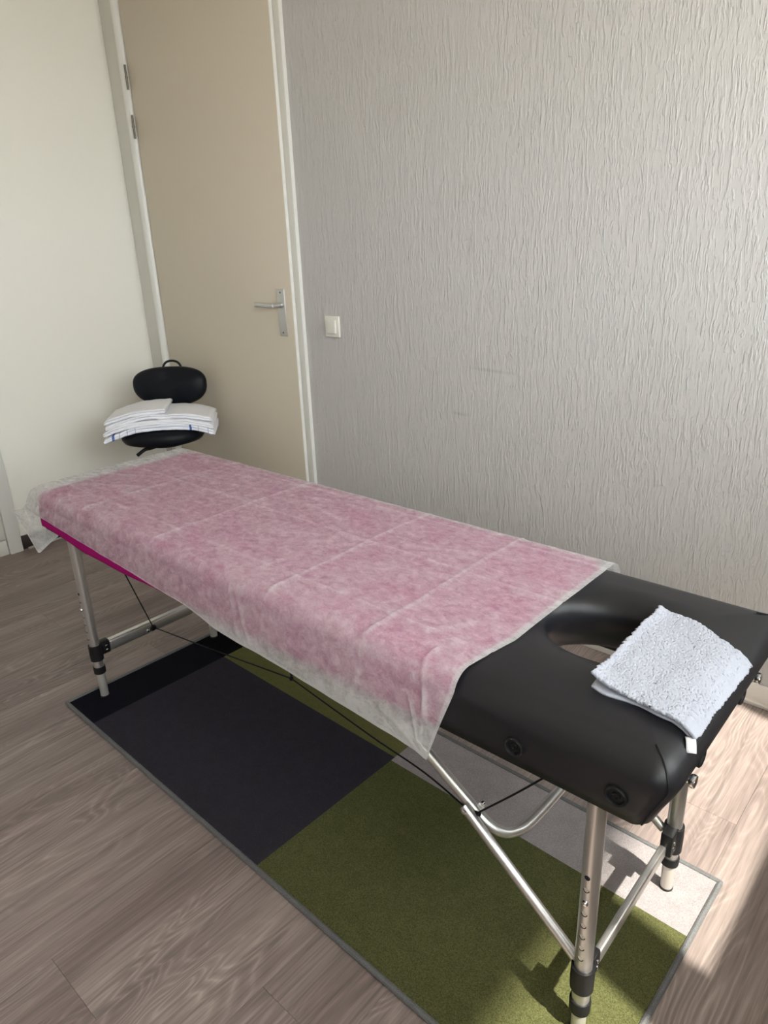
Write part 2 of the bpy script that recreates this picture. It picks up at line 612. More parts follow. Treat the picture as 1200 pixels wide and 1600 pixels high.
for i, (a, b) in enumerate(WINS):
    gw = G()
    t = 0.03
    gw.box((XW + 0.02, a, SILL), (XW + 0.08, a + t, HEAD), 0.004).box((XW + 0.02, b - t, SILL), (XW + 0.08, b, HEAD), 0.004)
    gw.box((XW + 0.02, a + t, SILL), (XW + 0.08, b - t, SILL + t), 0.004).box((XW + 0.02, a + t, HEAD - t), (XW + 0.08, b - t, HEAD), 0.004)
    w_ = struct('window_%d' % (i + 1), gw, M_white)
    make('pane', G().box((XW + 0.048, a + t, SILL + t), (XW + 0.052, b - t, HEAD - t)), M_glass, w_, smooth=False)
# unseen balcony slab, inferred from the sun patch, shades the windows' upper part
struct('overhang_slab', G().box((XW + 0.12, -4.0, 3.15), (1.56, 4.5, 3.40), 0.01), M_rear, smooth=False)
M_ground = new_mat('outdoor_paving', (0.42, 0.38, 0.33), 0.9)
bump(M_ground, noise_n(M_ground, mapped(M_ground, (8, 8, 8)), 1, 4), 0.3, 0.01)
struct('ground', G().box((XW + 0.3, -30, -3.2), (40, 30, -3.0)), M_ground, smooth=False)

# baseboards
bb = G()
bb.box((-2.195, YW - 0.012, 0), (XW, YW, 0.072), 0.003)
struct('baseboard_right', bb, M_base)
bb = G().box((XL, 1.135, 0.0), (XL + 0.012, YW - 0.02, 0.067), 0.003)
struct('baseboard_left', bb, M_darkbase)
cg = G().tube(spline([(XL + 0.03, 1.15, 0.006), (XL + 0.022, 1.22, 0.006), (XL + 0.030, 1.30, 0.006), (XL + 0.022, 1.45, 0.006), (XL + 0.026, 1.7, 0.006), (XL + 0.03, 1.9, 0.006)], 6), 0.006, 8)
make('floor_cable', cg, M_cable, origin=(XL + 0.03, 1.5, 0), label='grey cable lying on the floor along the dark baseboard', cat='cable')

# door_1 : beige flush door in a steel frame
fy = YW - 0.018
d1 = struct('door_1', G().box((-3.205, fy - 0.016, 0.006), (-2.237, fy + 0.022, 2.33), 0.0025), M_door)
fg = G()
fg.box((-2.2375, fy, 0), (DX1, YW + 0.08, DTOP), 0.003)                    # latch side
fg.box((-3.398, fy, 0), (-3.262, YW + 0.08, DTOP), 0.002)                 # hinge side flat
fg.box((-3.262, fy + 0.003, 2.335), (-2.2375, YW + 0.08, DTOP), 0.003)      # head
fg.box((-3.262, fy + 0.024, 0), (-2.2375, YW + 0.08, 2.335))               # rebate behind the leaf
make('door_frame', fg, M_frame, d1)
# rounded hinge-side stop
arc = []
for k in range(11):
    a = math.pi * k / 10
    arc.append((-3.240 + 0.026 * math.cos(a), fy - 0.034 * math.sin(a)))
loops = [[(x, y, z) for x, y in arc] + [(-3.266, fy + 0.02, z), (-3.214, fy + 0.02, z)] for z in (0.0, 2.335)]
make('frame_bead', G().rings(loops), M_white, d1)
make('lit_leaf_edge', G().box((-2.2372, fy - 0.015, 0.008), (-2.2352, fy - 0.0005, 2.328)), M_white, d1, smooth=False)  # white skin paints the window light onto the leaf's edge
make('lit_frame_edge', G().box((DX1 - 0.0005, fy + 0.001, 0.0), (DX1 + 0.0025, YW - 0.0005, DTOP)), M_white, d1, smooth=False)  # white strip stands for daylight on the frame's side face
for za, zb in ((1.995, 2.09), (1.80, 1.895), (0.22, 0.33)):
    hg = G().tube([(-3.2095, fy - 0.026, za), (-3.2095, fy - 0.026, zb)], 0.0050, 12)
    hg.tube([(-3.2095, fy - 0.026, (za + zb) / 2 - 0.004), (-3.2095, fy - 0.026, (za + zb) / 2 + 0.004)], 0.0065, 12)
    make('hinge', hg, M_hinge, d1)
# handle
yl = fy - 0.016
pl = make('handle_plate', G().box((-2.321, yl - 0.007, 0.968), (-2.275, yl, 1.155), 0.003), M_steel, d1)
make('screw', G().lathe((-2.298, yl - 0.0068, 1.141), (0, -1, 0), [(0.004, 0), (0.004, 0.001), (0.002, 0.0015)], 12), M_screw, pl)
make('screw', G().lathe((-2.298, yl - 0.0068, 0.982), (0, -1, 0), [(0.004, 0), (0.004, 0.001), (0.002, 0.0015)], 12), M_screw, pl)
hz = 1.092
hg = G().lathe((-2.298, yl - 0.005, hz), (0, -1, 0), [(0.011, 0), (0.011, 0.012), (0.0085, 0.014), (0.0085, 0.05)], 18)
lev = spline([(-2.295, yl - 0.052, hz), (-2.312, yl - 0.055, hz), (-2.34, yl - 0.053, hz), (-2.38, yl - 0.050, hz + 0.001), (-2.415, yl - 0.047, hz + 0.002)], 5)
lps = []
for i, p in enumerate(lev):
    hw = 0.0085 + 0.002 * (i / len(lev))
    th = 0.006
    lps.append([(p.x, p.y + th * math.cos(a), p.z + hw * math.sin(a)) for a in [2 * math.pi * j / 12 for j in range(12)]])
hg.rings(lps)
make('door_lever', hg, M_steel, d1)

# door_2 : white casing and plinth at the left edge of the picture
d2 = struct('door_2', G().box((XL, 0.20, 0.075), (XL + 0.010, 1.068, 2.1), 0.002), M_frame)
make('casing', G().box((XL, 1.068, 0), (XL + 0.028, 1.128, 2.16), 0.003), M_white, d2)
make('plinth', G().box((XL, 0.20, 0), (XL + 0.016, 1.066, 0.073), 0.003), M_white, d2)

# light switch
sw = empty('light_switch', (-2.041, YW, 1.013), 'cream square light switch on the textured wall beside the door', 'light switch')
sw.location.y = YW
make('switch_frame', G().box((-2.081, YW - 0.010, 0.972), (-2.001, YW, 1.054), 0.009, 4), M_switch, sw)
rot = Matrix.Rotation(math.radians(-3), 4, 'X')
make('rocker', G().box((-2.066, YW - 0.0165, 0.986), (-2.016, YW - 0.008, 1.040), 0.004, 3, rot), M_switch, sw)


# ================================================================ RUG
RA = -0.0187
rl, rw, rt = 1.752, 0.640, 0.008
rug = empty('area_rug', (-1.998, 0.679, 0), 'colour-blocked rectangular rug in black, charcoal, olive, moss and pale mauve under the massage table', 'rug')


def rp(u, v_, z):
    return (-1.998 + u * math.cos(RA) - v_ * math.sin(RA), 0.679 + u * math.sin(RA) + v_ * math.cos(RA), z)


def slab(u0, u1, v0, v1, z1=rt):
    return G().rings([[rp(u0, v0, 0), rp(u1, v0, 0), rp(u1, v1, 0), rp(u0, v1, 0)], [rp(u0, v0, z1), rp(u1, v0, z1), rp(u1, v1, z1), rp(u0, v1, z1)]])


e = 0.009
US, VS = 0.170, 0.478       # field splits
UM = 0.955
for nm, a, mt_, lb in (('rug_field', (e, US, e, VS - 0.005), M_rug_black, 'black field'), ('rug_field', (e, US, VS - 0.005, rw - e), M_rug_black2, 'jet black field'),
                       ('rug_field', (US, UM, e, VS), M_rug_grey, 'charcoal field'), ('rug_field', (US, UM, VS, rw - e), M_rug_olive, 'olive green field'),
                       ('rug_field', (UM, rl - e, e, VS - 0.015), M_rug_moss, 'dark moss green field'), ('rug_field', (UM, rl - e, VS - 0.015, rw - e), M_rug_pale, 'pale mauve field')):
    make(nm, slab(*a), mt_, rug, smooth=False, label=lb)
bd = G()
corners = [(0.006, 0.006), (rl - 0.006, 0.006), (rl - 0.006, rw - 0.006), (0.006, rw - 0.006)]
pts = []
for i in range(4):
    a, b = corners[i], corners[(i + 1) % 4]
    n_ = 260 if i % 2 == 0 else 100
    for k in range(n_):
        t = k / n_
        wob_ = 0.0008 * math.sin(k * 2.4)
        pts.append(Vector(rp(a[0] + (b[0] - a[0]) * t, a[1] + (b[1] - a[1]) * t, 0.0062 + wob_ * 0.5)))
bd.tube(pts, 0.0062, 8, closed=True)
make('stitched_binding', bd, M_binding, rug)

# ================================================================ MASSAGE TABLE
TX0, TX1, TXM = -2.118, -0.212, -1.115
TY0, TY1 = 0.762, 1.305
tab = empty('massage_table', (-1.18, 1.03, 0), 'black folding massage table with aluminium legs standing on the colour-blocked rug', 'massage table')
PROF = [(0.026, 0.5405), (0.013, 0.541), (0.008, 0.544), (0.005, 0.570), (0.002, 0.600), (0.0, 0.620), (0.003, 0.635), (0.013, 0.647), (0.026, 0.655), (0.045, 0.660), (0.075, 0.662)]


def sdf_rr(p, c, hx, hy, R_):
    qx, qy = abs(p[0] - c[0]) - (hx - R_), abs(p[1] - c[1]) - (hy - R_)
    return math.hypot(max(qx, 0), max(qy, 0)) + min(max(qx, qy), 0) - R_


def cushion(xa, xb, ya, yb, R_, hole=None, n=240):
    c = ((xa + xb) / 2, (ya + yb) / 2)
    hx, hy = (xb - xa) / 2, (yb - ya) / 2
    hc = hole[:2] if hole else c

    # angles: uniform + denser towards the four corners
    angs = []
    for i in range(n):
        angs.append(2 * math.pi * i / n)
    for sx_ in (-1, 1):
        for sy_ in (-1, 1):
            ccx, ccy = c[0] + sx_ * (hx - R_), c[1] + sy_ * (hy - R_)
            for k in range(13):
                a0 = math.atan2(sy_, sx_)
                aa = a0 + (k - 6) / 6 * math.pi / 4
                px, py = ccx + R_ * math.cos(aa), ccy + R_ * math.sin(aa)
                angs.append(math.atan2(py - hc[1], px - hc[0]) % (2 * math.pi))
    angs = sorted(set(round(a, 5) for a in angs))
    angs = [a for i, a in enumerate(angs) if i == 0 or a - angs[i - 1] > 0.003]

    def loop(d, z):
        out_ = []
        for a in angs:
            dx, dy = math.cos(a), math.sin(a)
            lo_, hi_ = 0.0, 3.0
            for _ in range(34):
                md = (lo_ + hi_) / 2
                if sdf_rr((hc[0] + dx * md, hc[1] + dy * md), c, hx, hy, R_) < -d:
                    lo_ = md
                else:
                    hi_ = md
            out_.append((hc[0] + dx * lo_, hc[1] + dy * lo_, z))
        return out_

    loops = [loop(d, z) for d, z in PROF]
    last = loops[-1]
    geo = G()
    if hole:
        ex, ey = hole[2], hole[3]

        def hl(off_, z):
            return [(hc[0] + (ex + off_) * math.cos(a), hc[1] + (ey + off_) * math.sin(a), z) for a in angs]
        inner = hl(0.035, 0.661)
        for t in (0.25, 0.5, 0.75):
            loops.append([tuple(p[k] + (q[k] - p[k]) * t for k in range(2)) + (0.6625 + 0.002 * math.sin(math.pi * t),) for p, q in zip(last, inner)])
        for off_, z in ((0.035, 0.661), (0.020, 0.657), (0.009, 0.648), (0.002, 0.634), (0.0, 0.612), (0.006, 0.585), (0.018, 0.562), (0.030, 0.549)):
            loops.append(hl(off_, z))
        loops.append(loops[0])
        geo.rings(loops, False, False)
    else:
        for t in (0.35, 0.7):
            loops.append([(p[0] + (hc[0] - p[0]) * t, p[1] + (hc[1] - p[1]) * t, 0.6635 + 0.001 * t) for p in last])
        geo.rings(loops, True, True)
    return geo


def end_lean(x, z):
    return 0.024 * min(1, max(0, (0.615 - z) / 0.065)) * min(1, max(0, (x + 0.30) / 0.07))


HOLE = (-0.432, 1.054, 0.115, 0.090)
hc_ = make('cushion', cushion(TXM + 0.002, TX1, TY0, TY1, 0.036, HOLE), M_leather, tab, angle=60, label='black vinyl head cushion with an oval face hole')
bm = bmesh.new()
bm.from_mesh(hc_.data)
bmesh.ops.remove_doubles(bm, verts=bm.verts, dist=1e-5)
for vv in bm.verts:                 # the head end leans inwards towards its lower edge
    vv.co.x -= end_lean(vv.co.x + tab.location.x, vv.co.z)
bm.to_mesh(hc_.data)
bm.free()
make('cushion', cushion(TX0, TXM - 0.002, TY0, TY1, 0.046), M_leather, tab, angle=60, label='black vinyl foot cushion under the cover')
make('base_panel', G().box((TX0 + 0.05, TY0 + 0.05, 0.532), (TXM - 0.003, TY1 - 0.05, 0.549), 0.002), M_wood, tab)
bp = G()
bp.box((TXM + 0.003, TY0 + 0.05, 0.532), (-0.585, TY1 - 0.05, 0.549), 0.002)
bp.box((-0.585, TY0 + 0.05, 0.532), (TX1 - 0.05, 0.925, 0.549), 0.002).box((-0.585, 1.185, 0.532), (TX1 - 0.05, TY1 - 0.05, 0.549), 0.002)
bp.box((-0.284, 0.925, 0.532), (TX1 - 0.05, 1.185, 0.549), 0.002)
make('base_panel', bp, M_wood, tab)
# corner seams: pleat running over the rounded edge of the two head-end corners
for sy_ in (-1, 1):
    ccx, ccy = TX1 - 0.036, (TY0 + 0.036 if sy_ < 0 else TY1 - 0.036)
    dv = Vector((math.cos(sy_ * math.pi / 4), math.sin(sy_ * math.pi / 4), 0))
    pts = []
    for d, z in PROF[1:-1]:
        rr = 0.036 - d
        pts.append((ccx + dv.x * rr - end_lean(ccx + dv.x * rr, z), ccy + dv.y * rr, z + 0.0006))
    sg = G().tube(spline(pts, 3), 0.0016, 8)
    make('corner_seam', sg, M_leather, tab)
# vent grommets on the side and end faces
for (p, ax) in (((-0.449, 0.7625, 0.583), (0, -1, 0)), ((-0.287, 0.7625, 0.583), (0, -1, 0)), ((-0.222, 0.905, 0.592), (1, 0, 0)), ((-0.222, 1.095, 0.592), (1, 0, 0)),
                ((-0.449, 1.3045, 0.583), (0, 1, 0)), ((-0.287, 1.3045, 0.583), (0, 1, 0))):
    gg = G().lathe(p, ax, [(0.0165, -0.003), (0.0165, 0.0012), (0.0145, 0.0025), (0.0122, 0.0012), (0.0112, -0.0025), (0.0065, -0.0025), (0.0055, 0.0005), (0.004, 0.0005), (0.0035, -0.002)], 22)
    make('vent_grommet', gg, M_plastic, tab)
# chrome headrest sockets with rings at the end
for yy, zl in ((0.868, 0.575), (1.181, 0.580)):
    sg = G().lathe((-0.236, yy, zl), (1, 0, 0), [(0.009, 0), (0.009, 0.004), (0.006, 0.005), (0.006, 0.012), (0.0095, 0.013), (0.0105, 0.017), (0.0095, 0.021), (0.004, 0.022)], 18)
    rg_ = [Vector((-0.228, yy + 0.007 * math.cos(a), zl + 0.014 + 0.009 * math.sin(a))) for a in [2 * math.pi * k / 20 for k in range(20)]]
    sg.tube(rg_, 0.0020, 8, closed=True)
    make('end_latch', sg, M_chrome, tab)

# legs -----------------------------------------------------------
LEGS = [(-0.331, 0.8125, -1, 1, 0.116, 0.166, 0.060, 0.088), (-0.324, 1.196, 1, 1, 0.116, 0.178, 0.076, 0.098),
        (-1.932, 0.780, -1, 0, 0.142, 0.193, 0.094, 0.118), (-1.957, 1.212, 1, 0, 0.142, 0.193, 0.094, 0.118)]
RU = 0.0150
for lx_, ly_, sy_, head, cz0, cz1, kz0, kz1 in LEGS:
    leg = make('leg', G().lathe((lx_, ly_, 0), (0, 0, 1), [(RU, kz1), (RU, 0.5475)], 28), M_alu, tab)
    make('inner_tube', G().lathe((lx_, ly_, 0), (0, 0, 1), [(0.0118, 0.010), (0.0126, 0.013), (0.0126, kz1)], 24), M_alu_lo, leg)
    make('foot_cap', G().lathe((lx_, ly_, 0), (0, 0, 1), [(0.0120, 0.0082), (0.0136, 0.009), (0.0136, 0.013), (0.0128, 0.0135)], 24), M_plastic, leg)
    make('collar', G().lathe((lx_, ly_, 0), (0, 0, 1), [(RU + 0.0005, kz0), (RU + 0.0028, kz0 + 0.002), (RU + 0.0034, kz1 - 0.004), (RU + 0.0026, kz1), (0.0132, kz1)], 26), M_plastic, leg)
    cl = G().lathe((lx_, ly_, 0), (0, 0, 1), [(RU + 0.0002, cz0), (RU + 0.0046, cz0), (RU + 0.0052, (cz0 + cz1) / 2), (RU + 0.0046, cz1), (RU + 0.0002, cz1)], 26)
    cl.box((lx_ - 0.012, min(ly_, ly_ - sy_ * 0.042), cz0 + 0.012), (lx_ + 0.012, max(ly_, ly_ - sy_ * 0.042), cz1 + 0.004), 0.003)
    make('clamp', cl, M_plastic, leg)
    sd = 1 if head else 1
    bt = G()
    for q in (-0.007, 0.007):
        bt.lathe((lx_ + sd * 0.0118, ly_ - sy_ * 0.030, (cz0 + cz1) / 2 + 0.006 + q), (sd, 0, 0), [(0.0038, 0), (0.0038, 0.002), (0.002, 0.003)], 12)
    make('clamp_rivet', bt, M_chrome, leg)
    # row of height-adjustment holes, and the spring button
    zz = [0.372, 0.347, 0.296, 0.270, 0.245, 0.220, 0.196, 0.172]
    for k, z in enumerate(zz):
        if z < cz1 + 0.008:
            continue
        z += 0.0
        lp = []
        for rr, dep in ((0.0048, 0.0), (0.0048, 0.0006)):
            ring = []
            for j in range(14):
                a = 2 * math.pi * j / 14
                hx_ = rr * math.cos(a)
                th = hx_ / RU
                r_ = RU + 0.0001 + dep * 0.3
                ring.append((lx_ + r_ * math.sin(th), ly_ + sy_ * r_ * math.cos(th), z + rr * math.sin(a)))
            lp.append(ring)
        make('adjustment_hole', G().rings(lp), M_hole if k == 0 else M_alu_lo, leg)
        if k:
            ring = []
            for j in range(9):
                a = math.pi + math.pi * j / 8
                th = 0.0046 * math.cos(a) / RU
                ring.append((lx_ + (RU + 0.0002) * math.sin(th), ly_ + sy_ * (RU + 0.0002) * math.cos(th), z + 0.0046 * math.sin(a)))
            make('hole_rim', G().tube(ring, 0.0008, 6), M_hole, leg)
    make('spring_button', G().lathe((lx_, ly_ + sy_ * (RU - 0.001), 0.320), (0, sy_, 0), [(0.0055, 0), (0.0055, 0.003), (0.0042, 0.0055), (0.0015, 0.0065)], 16), M_chrome, leg)

# crossbars
make('crossbar', G().box((-0.336, 0.852, 0.126), (-0.322, 1.156, 0.152), 0.004, 3), M_alu, tab)
cb = make('crossbar', G().box((-1.958, 0.826, 0.148), (-1.932, 1.170, 0.184), 0.006, 3), M_alu, tab)
make('cable_grommet', G().lathe((-1.932, 0.976, 0.163), (1, 0, 0), [(0.010, 0), (0.010, 0.004), (0.007, 0.006), (0.004, 0.006), (0.003, 0.003)], 18), M_plastic, cb)
make('bar_screw', G().lathe((-1.932, 0.958, 0.160), (1, 0, 0), [(0.004, 0), (0.004, 0.003), (0.001, 0.004)], 12), M_chrome, cb)

# U shaped brace tube below the head half, its arms rising to the middle hinge
ya, yb = 0.842, 1.165
arm = [(-0.90, ya, 0.545), (-0.69, ya, 0.408), (-0.60, ya, 0.350), (-0.545, ya + 0.002, 0.314), (-0.520, ya + 0.014, 0.298), (-0.506, ya + 0.040, 0.290), (-0.499, ya + 0.075, 0.288)]
mirror = [(x, ya + yb - y, z) for x, y, z in arm[::-1]]
ub = make('brace_tube', G().tube(spline(arm + [(-0.497, (ya + yb) / 2, 0.288)] + mirror, 7), 0.0100, 16), M_alu, tab)
for yy, s_ in ((ya - 0.021, -1), (yb + 0.021, 1)):
    top = Vector((-0.575, yy, 0.343))
    bot = Vector((-0.343, 0.818 if s_ < 0 else 1.190, 0.160))
    dv = (top - bot).normalized()
    st = make('leg_strut', G().tube([bot, bot + (top - bot) * 0.5, top + dv * 0.008], 0.0092, 14), M_alu, tab)
    make('strut_bolt', G().lathe((-0.575, yy + s_ * 0.008, 0.343), (0, s_, 0), [(0.0055, -0.002), (0.0055, 0.003), (0.003, 0.0045)], 14), M_chrome, st)
    make('strut_bolt', G().lathe((-0.562, yy - s_ * 0.0305, 0.338), (0, -s_, 0), [(0.007, -0.002), (0.007, 0.004), (0.0045, 0.006)], 14), M_chrome, st)

# support wires
K = (-1.142, 0.90, 0.340)
wires = [[(-1.93, 0.976, 0.165), (-1.72, 0.80, 0.535)], [(-1.93, 0.982, 0.160), (-1.55, 0.945, 0.243), K], [K, (-0.86, 0.872, 0.332), (-0.70, 0.855, 0.334), (-0.575, 0.829, 0.334)],
         [(-0.560, 0.829, 0.336), (-0.535, 0.827, 0.366), (-0.47, 0.815, 0.446), (-0.40, 0.805, 0.535)], [K, (-1.145, 0.895, 0.535)], [K, (-1.085, 0.90, 0.535)]]
for w_ in wires:
    make('support_wire', G().tube(spline(w_, 6) if len(w_) > 2 else w_, 0.0018, 8), M_rope, tab)
make('wire_knot', G().lathe((K[0], K[1], K[2] - 0.006), (0, 0, 1), [(0.002, 0), (0.005, 0.003), (0.005, 0.009), (0.002, 0.012)], 12), M_rope, tab)
make('wire_loop', G().tube([(-0.572, 0.829, 0.333), (-0.566, 0.829, 0.3345), (-0.552, 0.829, 0.340)], 0.0042, 10), M_rope, tab)


# ================================================================ CLOTHS ON THE TABLE
def section(top, near_hem, far_hem, ynear, yfar, r=0.034, bow=0.0, nh=16, nt_=46):
    """(y,z) polyline from the far hem over the top to the near hem"""
    pts_ = []
    for k in range(10):
        t = k / 10
        pts_.append((yfar + 0.006 * (1 - t), far_hem + (top - r - far_hem) * t))
    for k in range(8):
        a = math.pi / 2 * k / 8
        pts_.append((yfar - r + r * math.cos(a), top - r + r * math.sin(a)))
    for k in range(nt_):
        t = k / nt_
        pts_.append((yfar - r + (ynear + r - yfar + r) * t, top + 0.0015 * math.sin(math.pi * t)))
    for k in range(10):
        a = math.pi / 2 * k / 10
        pts_.append((ynear + r - r * math.sin(a), top - r + r * math.cos(a)))
    for k in range(nh + 1):
        t = k / nh
        pts_.append((ynear - bow * math.sin(t * 1.9), top - r + (near_hem - top + r) * t))
    return pts_


def nz(x, y, z=0.0):
    return noise.noise(Vector((x, y, z)))


# magenta towel
PK = [(-2.08, 0.567), (-2.0, 0.562), (-1.8, 0.543), (-1.60, 0.541), (-1.31, 0.549), (-1.1, 0.546), (-0.76, 0.554), (-0.60, 0.557), (-0.55, 0.560)]
rows = []
nx = 150
for i in range(nx + 1):
    t = i / nx
    x = -2.062 + t * (-0.546 + 2.062)
    sec = section(0.6675, lerp_knots(PK, x) + 0.002 * nz(x * 9, 0), 0.55, 0.756, 1.310, 0.036, 0.002)
    row = []
    for j, (y, z) in enumerate(sec):
        dx = 0.0
        if t < 0.06:
            z -= 0.004 * (1 - t / 0.06) ** 2
        xx = x
        if t > 0.85 and y < 0.80:
            xx -= ((t - 0.85) / 0.15) ** 2 * min(0.050, 0.014 + 0.4 * max(0, 0.6675 - z - 0.03))
        elif t > 0.85 and y < 0.92:
            xx -= ((t - 0.85) / 0.15) ** 2 * 0.014 * (0.92 - y) / 0.12
        if t > 0.85 and y > 1.26:
            xx -= ((t - 0.85) / 0.15) ** 2 * 0.022
        row.append((xx, y, z + 0.0006 * nz(x * 30, y * 30)))
    rows.append(row)
tw = make('pink_towel', G().grid(rows), M_magenta, origin=(-1.3, 1.03, 0.665), angle=180,
          label='deep magenta towel spread over the massage table beneath the translucent white cover', cat='towel')
md = tw.modifiers.new('thick', 'SOLIDIFY')
md.thickness = 0.0022
md.offset = -1

# translucent disposable cover
HM = [(-2.16, 0.606), (-2.09, 0.606), (-1.99, 0.600), (-1.62, 0.577), (-1.30, 0.556), (-1.186, 0.536), (-0.954, 0.525), (-0.762, 0.511), (-0.62, 0.503), (-0.56, 0.497)]
CX = [-0.755, -1.02, -1.45, -1.80]
CYS = [0.842, 1.065, 1.25]
ST = [((-1.80, 1.10), (-1.47, 1.165), 0.0030, 0.007), ((-1.62, 1.07), (-1.40, 1.085), 0.0035, 0.006), ((-1.47, 1.165), (-1.15, 1.23), 0.0022, 0.008), ((-1.40, 1.15), (-1.10, 1.13), 0.0018, 0.009),
      ((-2.05, 0.85), (-1.80, 0.98), 0.0025, 0.007), ((-2.08, 0.95), (-1.85, 1.06), 0.0022, 0.008), ((-2.10, 0.80), (-1.98, 0.87), 0.003, 0.006), ((-1.95, 1.12), (-1.65, 1.14), 0.002, 0.007),
      ((-1.30, 0.95), (-1.12, 1.04), 0.0014, 0.007), ((-0.70, 0.80), (-0.60, 0.93), 0.0016, 0.010), ((-1.9, 0.92), (-1.6, 0.90), 0.0014, 0.008), ((-1.12, 0.80), (-1.10, 0.90), 0.0016, 0.006),
      ((-1.75, 1.2), (-1.3, 1.26), 0.0018, 0.008), ((-0.95, 1.10), (-0.75, 1.16), 0.0012, 0.008)]
# strokes on the hanging near side, in (x, distance below the top edge)
HS = [((-0.625, -0.02), (-0.585, 0.10), 0.0032, 0.0045), ((-0.665, 0.085), (-0.625, 0.03), 0.0022, 0.004), ((-0.598, 0.15), (-0.635, 0.07), 0.0028, 0.0035), ((-0.588, 0.15), (-0.60, 0.05), 0.0024, 0.003),
      ((-0.66, 0.15), (-0.60, 0.10), 0.0018, 0.004), ((-0.61, 0.16), (-0.70, 0.12), 0.0016, 0.004), ((-1.13, 0.02), (-1.10, 0.12), 0.0022, 0.004), ((-1.06, 0.13), (-1.10, 0.04), 0.002, 0.0035), ((-1.93, 0.0), (-1.93, 0.07), 0.0025, 0.005),
      ((-2.03, 0.0), (-2.05, 0.06), 0.0025, 0.005), ((-0.78, 0.15), (-0.75, 0.06), 0.0015, 0.004)]


def seg_d(p, a, b):
    ax, ay = a
    bx, by = b
    dx, dy = bx - ax, by - ay
    t = max(0, min(1, ((p[0] - ax) * dx + (p[1] - ay) * dy) / (dx * dx + dy * dy)))
    return math.hypot(p[0] - ax - t * dx, p[1] - ay - t * dy), t


XS0, XS1 = -2.112, -0.533
nx, ntop = 300, 90
cols = []
crv = []
for i in range(nx + 1):
    t = i / nx
    xr = XS0 + t * (XS1 - XS0)
    hem = lerp_knots(HM, xr) + 0.0015 * nz(xr * 14, 3)
    sec = section(0.6715, hem, 0.53, 0.749, 1.316, 0.040, 0.008, 26, ntop)
    col_ = []
    cw = []
    for j, (y, z) in enumerate(sec):
        x = xr
        down = 0.6715 - z if y < 1.0 else 0.0
        # the free right edge drifts towards the hanging corner
        if t > 0.9:
            k = ((t - 0.9) / 0.1) ** 2
            x -= k * (0.025 * max(0, (0.90 - y) / 0.15) if y > 0.79 else 0.018 + 0.35 * max(0, down - 0.03) * 0.9)
        h, w_ = 0.0, 0.0
        ontop = 0.77 < y < 1.305
        if ontop:
            for c_ in CX:
                q = math.exp(-((xr - c_ - 0.006 * nz(y * 4, c_)) / 0.0042) ** 2)
                h += 0.0018 * q
                w_ += 0.20 * q
            for c_ in CYS:
                q = math.exp(-((y - c_ - 0.005 * nz(xr * 3, c_)) / 0.0042) ** 2)
                h += 0.0016 * q
                w_ += 0.16 * q
            for a, b, am, wd in ST:
                d, tt = seg_d((xr, y + 0.010 * nz(xr * 8, 5)), a, b)
                q = math.exp(-(d / wd) ** 2) * math.sin(math.pi * min(max(tt, 0.03), 0.97)) ** 0.5
                h += am * q
                w_ += 0.12 * q
            h += 0.0011 * abs(nz(xr * 7, y * 9, 1)) + 0.0006 * nz(xr * 22, y * 26, 2)
        if y < 0.80:
            for c_ in CX:
                q = math.exp(-((xr - c_) / 0.0045) ** 2) * max(0, 1 - down / 0.12)
                h += 0.0014 * q
                w_ += 0.12 * q
            for a, b, am, wd in HS:
                d, tt = seg_d((xr, down), a, b)
                q = math.exp(-(d / wd) ** 2)
                h += am * q
                w_ += 0.15 * q
            h += 0.0035 * max(0, down - 0.03) / 0.1 * (1 + nz(xr * 6, 0.3, down * 6)) + 0.001 * nz(xr * 25, down * 18, 4)
        if ontop and down < 0.02:
            z += h
        elif y < 1.0:
            y -= h
            z += h * 0.2
        w_ += 0.26 * min(1, max(0, (down - 0.095) / 0.035))
        if j >= len(sec) - 2 or i > nx - 3:
            w_ += 0.22
        col_.append((x, y, z))
        cw.append(min(w_, 0.5))
    cols.append(col_)
    crv.append(cw)
# left overhang: each line continues over the foot end and hangs down
EK = [(0.0, (-2.222, 0.735, 0.584)), (0.10, (-2.200, 0.752, 0.515)), (0.22, (-2.180, 0.770, 0.434)), (0.34, (-2.155, 0.800, 0.466)), (0.55, (-2.140, 0.86, 0.505)), (1.0, (-2.132, 1.0, 0.52))]
base = cols[0]
no = 26
nj = len(base)
lefts, lw_ = [], []
# arclength from the near hem
s_ = [0.0] * nj
for j in range(nj - 2, -1, -1):
    s_[j] = s_[j + 1] + math.dist(base[j], base[j + 1])
for k in range(1, no + 1):
    t = k / no
    col_, cw = [], []
    for j in range(nj):
        b = Vector(base[j])
        u = s_[j] / 0.30
        if u < 1:
            for (a_, ea), (b_, eb) in zip(EK, EK[1:]):
                if u <= b_:
                    f_ = (u - a_) / (b_ - a_)
                    E_ = Vector(ea).lerp(Vector(eb), f_)
                    break
        else:
            E_ = Vector((-2.132, b.y if b.y < 1.31 else 1.312, 0.52 + (0.0 if b.z > 0.66 else (b.z - 0.66) * 0.5)))
        if u > 0.34 and u < 1:
            E_.y = E_.y * (1 - (u - 0.34) / 0.66) + b.y * ((u - 0.34) / 0.66)
        kx = -0.024 if b.z > 0.64 else -0.03
        c_ = Vector((b.x + kx, b.y * 0.7 + E_.y * 0.3, b.z - 0.004))
        p = b * (1 - t) ** 2 + c_ * 2 * t * (1 - t) + E_ * t * t
        p += Vector((0.002 * nz(j * 0.06, t * 2), 0.002 * nz(j * 0.06, t * 2, 7), 0)) * t
        col_.append(tuple(p))
        cw.append(0.16 * t + (0.2 if k == no else 0.0))
    lefts.append(col_)
    lw_.append(cw)
allc = lefts[::-1] + cols
allw = lw_[::-1] + crv
